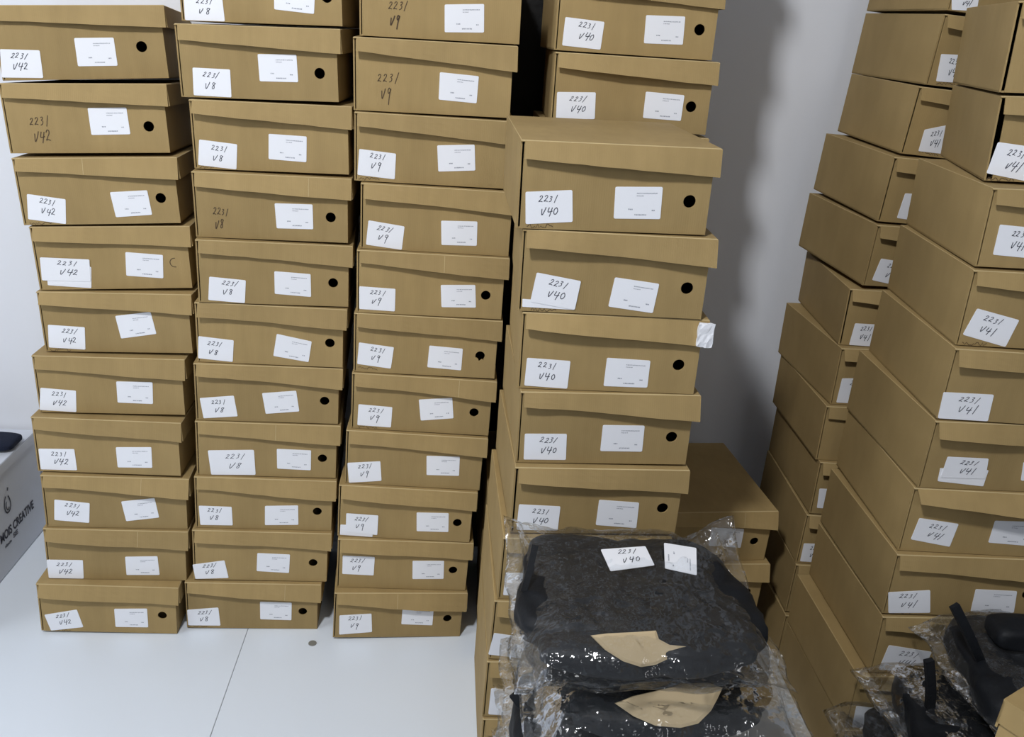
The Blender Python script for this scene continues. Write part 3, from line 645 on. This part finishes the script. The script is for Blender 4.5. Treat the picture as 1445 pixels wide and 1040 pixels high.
def film(bm, cx, cy, zb, zt, sx, sy, seed, n=64, m=50, crease=.007, lift=0.0):
    """closed bag of two crinkled sheets sharing one rim"""
    so = Vector((seed * 5.3, seed * 2.9, seed * .7)); zm = zb * .5 + zt * .5
    def pt(i, j, side):
        u, v = -1 + 2 * i / n, -1 + 2 * j / m
        rimx = 1 + .07 * noise.noise(Vector((v * 2.5, 3, seed))); rimy = 1 + .08 * noise.noise(Vector((u * 2.5, 7, seed)))
        x, y = cx + u * sx * rimx, cy + v * sy * rimy
        f = max(0, 1 - abs(u / .86) ** 5) ** .5 * max(0, 1 - abs(v / .97) ** 9) ** .5
        w = Vector((x, y, side)) + so
        c = (rid(w * 13) * .4 + rid(w * 30) * .35 + rid(w * 62) * .25 - .5)
        edge = min(1, (1 - max(abs(u), abs(v))) * 8)
        h = (zt - zm) * f if side > 0 else (zb - zm) * f
        droop = -.012 * max(0, abs(u) - .8) / .2
        z = zm + h + droop + crease * c * (1 if side > 0 else .35) * (.4 + .6 * edge) + .012 * noise.noise(Vector((u * 3, v * 3, seed))) * (1 - f)
        z += lift * max(0, v - .3) * max(0, abs(u) - .55) / .45 * (1.3 if u > 0 else .8)
        k = crease * .9
        x += k * noise.noise(w * 25) * edge; y += k * noise.noise(w * 25 + Vector((9, 0, 0))) * edge
        return (x, y, z)
    top_ = [[bm.verts.new(pt(i, j, 1)) for j in range(m + 1)] for i in range(n + 1)]
    bot = [[top_[i][j] if i in (0, n) or j in (0, m) else bm.verts.new(pt(i, j, -1)) for j in range(m + 1)] for i in range(n + 1)]
    for i in range(n):
        for j in range(m):
            bm.faces.new((top_[i][j], top_[i + 1][j], top_[i + 1][j + 1], top_[i][j + 1]))
            q = (bot[i][j], bot[i][j + 1], bot[i + 1][j + 1], bot[i + 1][j])
            if len(set(q)) == 4:
                try: bm.faces.new(q)
                except ValueError: pass

def strap(bm, p0, p1, w=.012, th=.004):
    p0, p1 = Vector(p0), Vector(p1); d = (p1 - p0)
    s = d.cross(Vector((0, -1, .3))).normalized() * w / 2; t = d.normalized().cross(s.normalized()) * th / 2
    n = 6; L = []
    for i in range(n + 1):
        c = p0 + d * i / n + Vector((0, -.004 * math.sin(i / n * 3.1), 0))
        L.append([bm.verts.new(c + a * s + b * t) for a, b in ((-1, -1), (1, -1), (1, 1), (-1, 1))])
    for a, b in zip(L, L[1:]):
        for k in range(4): bm.faces.new((a[k], a[(k + 1) % 4], b[(k + 1) % 4], b[k]))
    bm.faces.new(L[0][::-1]); bm.faces.new(L[-1])

def plate(name, pts, off, mat, parent, origin):
    """thin shaped sole: outline points, thickness along off"""
    bm = bmesh.new(); off = Vector(off)
    c = sum((Vector(p) for p in pts), Vector()) / len(pts)
    tocam = Vector((-.25, -.75, .6)) * .011
    P = [Vector(p) - origin + tocam for p in pts]; c += tocam - origin
    A = [bm.verts.new(p) for p in P]; B = [bm.verts.new(p + off) for p in P]
    I = [bm.verts.new(p * .86 + c * .14 - off * .28) for p in P]
    mid = bm.verts.new(c - off * .3)
    n = len(P)
    for i in range(n):
        j = (i + 1) % n
        bm.faces.new((A[i], A[j], I[j], I[i])); bm.faces.new((A[i], B[i], B[j], A[j])); bm.faces.new((I[i], I[j], mid))
    bm.faces.new(B[::-1])
    return obj(name, bm, mat, parent)

def bag(label, group, cx, cy, z0, z1, sx, sy, seed, detail=1.0, fx=1.32, fy=1.22, name='bagged_boots', feet=True, lift=0.0):
    root = empty(name, (cx, cy, z0), label, 'boots', group)
    h = (z1 - z0); O = Vector((cx, cy, z0))
    n = 20 if detail > .7 else 9
    for k, side in enumerate((-1, 1)):
        bm = bmesh.new()
        lump(bm, side * sx * .42, .025, h * .5, sx * .60, sy * .85, h * .42, seed + k, .009, n=n, rot=side * .05, fr=11, back=.22)     # folded shaft
        if feet:
            lump(bm, side * sx * .16, -sy * .66, h * (.44 + .08 * k), sx * .70, sy * .34, h * .34, seed + 5 + k, .003, n=n - 4 if n > 10 else 6, taper=.62, rot=-side * .08, fr=16)   # pointed foot
        obj('boot', bm, M['suede'], root, True)
    bm = bmesh.new()
    nn, mm = (int(84 * detail), int(64 * detail))
    film(bm, 0, 0, .003, h - .003, sx * fx, sy * fy, seed, max(nn, 16), max(mm, 14), crease=.008, lift=lift)
    obj('plastic_bag', bm, M['film'], root, True)
    return root

PG = 'bagged boots in the pile before the middle stack'
b1 = bag('clear bag of black boots on top of middle pile, two white stickers on it', PG, .292, 1.035, .471, .551, .168, .138, 1.3, lift=.075, fx=1.10)
b2 = bag('clear bag of black boots with large beige sole showing, second in middle pile', PG, .328, 1.030, .370, .456, .150, .142, 4.1, fx=1.32)
b3 = bag('clear bag of black boots third from the top of the middle pile', PG, .262, 1.02, .279, .369, .130, .145, 7.7, fx=1.12)
for k, z in enumerate((.188, .097, .006)):
    bag(f'clear bag of black boots low in the middle pile, number {("four", "five", "six")[k]} from its top', PG, .26 + .008 * k, 1.015, z, z + .088, .13, .14, 9 + k, .4, fx=1.12)
S1 = [[0.2101, 0.9233, 0.5394], [0.2315, 0.9252, 0.5419], [0.2708, 0.9269, 0.5442], [0.2953, 0.9283, 0.5461], [0.2989, 0.922, 0.5377], [0.3129, 0.918, 0.5323], [0.3346, 0.9172, 0.5313], [0.3173, 0.9096, 0.5211], [0.2937, 0.903, 0.5123], [0.275, 0.9012, 0.5099], [0.2519, 0.905, 0.515], [0.2287, 0.913, 0.5257]]
S2 = [[0.2512, 0.9095, 0.4426], [0.2761, 0.9151, 0.4501], [0.3098, 0.9198, 0.4564], [0.3487, 0.9256, 0.4642], [0.3779, 0.9266, 0.4654], [0.3963, 0.923, 0.4607], [0.389, 0.9149, 0.4498], [0.3797, 0.9057, 0.4376], [0.3618, 0.8959, 0.4246], [0.3377, 0.8925, 0.42], [0.3043, 0.8937, 0.4217], [0.2758, 0.9003, 0.4303]]
plate('boot_sole', S1, (0, .004, -.003), M['sole'], b1, b1.location)['label'] = 'beige pointed sole'
plate('boot_sole', S2, (0, .004, -.003), M['sole'], b2, b2.location)['label'] = 'beige pointed sole'
def quadmap(q, base):
    q = [Vector(p) - base for p in q]
    nrm = (q[1] - q[0]).cross(q[3] - q[0]).normalized()
    if nrm.z > 0: nrm = -nrm
    def mk(y):
        def f(s, t):
            p = (q[3] * (1 - s) + q[2] * s) * (1 - t) + (q[0] * (1 - s) + q[1] * s) * t
            return tuple(p + nrm * y)
        return f
    return mk
rb = random.Random(5)
hand_sticker(None, b1, 'v40', rb, fn=quadmap([[0.2481, 1.1074, 0.5511], [0.3177, 1.1181, 0.5527], [0.3243, 1.0774, 0.5466], [0.2565, 1.0619, 0.5443]], b1.location))
printed_sticker(None, b1, rb, fn=quadmap([[0.3962, 1.1181, 0.5527], [0.3834, 1.0597, 0.5439], [0.3386, 1.0717, 0.5458], [0.3481, 1.1271, 0.5541]], b1.location))
bm = bmesh.new(); O = b1.location
strap(bm, Vector((.143, 1.06, .585)) - O, Vector((.128, 1.02, .535)) - O, .009)
obj('boot_strap', bm, M['suede'], b1)
bm = bmesh.new(); O = b2.location
strap(bm, Vector((0.120, .97, .400)) - O, Vector((0.147, .965, .373)) - O, .011)
obj('boot_strap', bm, M['suede'], b2)

RG = 'bagged boots in the pile before the right stack'
r1 = bag('clear bag of black boots on top of right pile at the frame edge', RG, 1.005, 1.035, .336, .424, .170, .13, 21.3, .9, fx=1.10)
r2 = bag('clear bag of black boots second from top of right pile', RG, .922, 1.015, .247, .332, .170, .135, 24.1, .9, fx=1.12)
r3 = bag('clear bag of black boots third from top of right pile', RG, .885, 1.01, .168, .243, .170, .14, 27.7, .6, fx=1.12)
for k, z in enumerate((.087, .006)):
    bag(f'clear bag of black boots low in the right pile, {("second from floor", "on the floor")[k]}', RG, .885, 1.02, z, z + .077, .165, .14, 29 + k, .4, fx=1.12)
for root, p0, p1 in ((r1, (.797, 1.075, .495), (.855, 1.06, .405)), (r2, (.765, 1.05, .412), (.790, 1.05, .322))):
    bm = bmesh.new(); strap(bm, Vector(p0) - root.location, Vector(p1) - root.location, .014, .008)
    obj('boot_strap', bm, M['suede'], root)

bm = bmesh.new(); c_ = Vector((.955, 1.09, .436)) - r1.location
lump(bm, c_.x, c_.y, c_.z, .068, .03, .022, 6.2, .003, n=14, rot=-.1)
obj('boot_toe', bm, M['suede'], r1, True)

# brown carton whose corner enters the frame at bottom right
ca = empty('cardboard_carton', (0, 0, 0), 'brown cardboard carton whose corner shows at the bottom right', 'box')
u1 = Vector((.042, .024, 0)).normalized(); u2 = Vector((-.004, -.05, 0)).normalized()
u2 = Vector((u1.y, -u1.x, 0))
ang = math.atan2(u1.y, u1.x)
ca.location = Vector((.633, .7325, 0)) + u1 * .11 + u2 * .10; ca.rotation_euler = (0, 0, ang)
ct = .62
bm = bmesh.new(); box(bm, -.107, .107, -.097, .097, 0.001, ct - .003); obj('carton_body', bm, M['card'], ca)
bm = bmesh.new(); box(bm, -.11, .11, -.10, .10, ct - .0025, ct); box(bm, -.11, .11, .0975, .10, ct - .038, ct - .0025); box(bm, -.11, -.1075, -.10, .10, ct - .032, ct - .0025)
box(bm, -.11, .11, -.10, -.0975, ct - .038, ct - .0025); obj('carton_lid', bm, M['card'], ca)

# black sheet added to darken the gap between the third and rear stack
bm = bmesh.new(); box(bm, -.12, .12, -.017, .017, 0.001, 1.6)
bmesh.ops.subdivide_edges(bm, edges=bm.edges, cuts=9, use_grid_fill=True)
for v in bm.verts:
    q = noise.noise_vector(v.co * 7); v.co.x += q.x * .02; v.co.y += q.y * .006
bk = obj('black_bag', bm, M['blackbag'], None, True); bk.location = (.19, 1.972, .0); tag(bk, 'black plastic bag standing behind the gap right of the third stack', 'bag')

# ---------------------------------------------------------------- white carton, left
wc = empty('white_carton', (-1.165, 1.75, 0), 'white carton with dark lettering and drop logo beside the leftmost stack', 'box')
bm = bmesh.new()
box(bm, -.188, .188, -.23, .235, 0.001, .262)
bmesh.ops.bevel(bm, geom=list(bm.edges), offset=.002, segments=1, affect='EDGES')
obj('carton_body', bm, M['carton'], wc)
bm = bmesh.new()
box(bm, -.19, .1895, -.232, .0, .2625, .2655); box(bm, -.19, .1895, .002, .237, .2625, .2655); box(bm, .1882, .1905, -.232, .237, .243, .2655)
obj('carton_flap', bm, M['carton'], wc)
def text(name, body, size, y, z, sxs, parent, mat):
    cu = bpy.data.curves.new(name, 'FONT'); cu.body = body; cu.size = size; cu.extrude = .0002; cu.offset = .0006; cu.align_x = 'LEFT'
    tmp = bpy.data.objects.new(name, cu); C.objects.link(tmp)
    dg = bpy.context.evaluated_depsgraph_get(); me = bpy.data.meshes.new_from_object(tmp.evaluated_get(dg))
    bpy.data.objects.remove(tmp)
    xs = [v.co.x for v in me.vertices]; w = max(xs) - min(xs)
    k = sxs / w
    for v in me.vertices:
        v.co = (.1889 + v.co.z, y + (v.co.x - min(xs)) * k, z + v.co.y)
    me.materials.append(mat)
    o = bpy.data.objects.new(name, me); C.objects.link(o); o.parent = parent
    return o
text('lettering', 'MOIS CREATIVE', .031, .014, .086, .163, wc, M['carton_ink'])
text('lettering', 'SE', .016, .068, .068, .022, wc, M['print_dark'])
text('lettering', 'since', .010, .028, .066, .030, wc, M['print_dark'])
bm = bmesh.new()                       # drop-shaped line logo
fn = lambda a_, b_: (.1892, a_, b_)
ribbon(bm, [(.063 + .013 * math.cos(math.radians(q)) * (1 - .25 * math.sin(math.radians(q))), .163 + .022 * math.sin(math.radians(q))) for q in range(-250, 60, 12)], .004, fn)
ribbon(bm, [(.063 + .006 * math.cos(math.radians(q)), .158 + .011 * math.sin(math.radians(q))) for q in range(100, 330, 15)], .003, fn)
ribbon(bm, [(.071, .192), (.074, .199)], .004, fn)
obj('logo', bm, M['carton_ink'], wc)
# navy thing on the carton
bm = bmesh.new(); lump(bm, 0, 0, .014, .085, .036, .0125, 3.3, .0006, n=16)
nv = obj('navy_pouch', bm, M['navy'], None, True); nv.location = (-1.062, 1.893, .2657); tag(nv, 'dark navy padded pouch lying on the white carton', 'pouch')

# ---------------------------------------------------------------- floor bits
bm = bmesh.new(); bmesh.ops.create_cone(bm, cap_ends=True, segments=32, radius1=.0088, radius2=.0086, depth=.0016)
bmesh.ops.bevel(bm, geom=[e for e in bm.edges if e.is_boundary is False and abs(e.verts[0].co.z - e.verts[1].co.z) < 1e-6], offset=.0003, segments=1, affect='EDGES')
cn = obj('coin', bm, M['grey']); cn.location = (-.2486, 1.5578, .0009); tag(cn, 'small round grey disc lying on the white floor', 'coin')
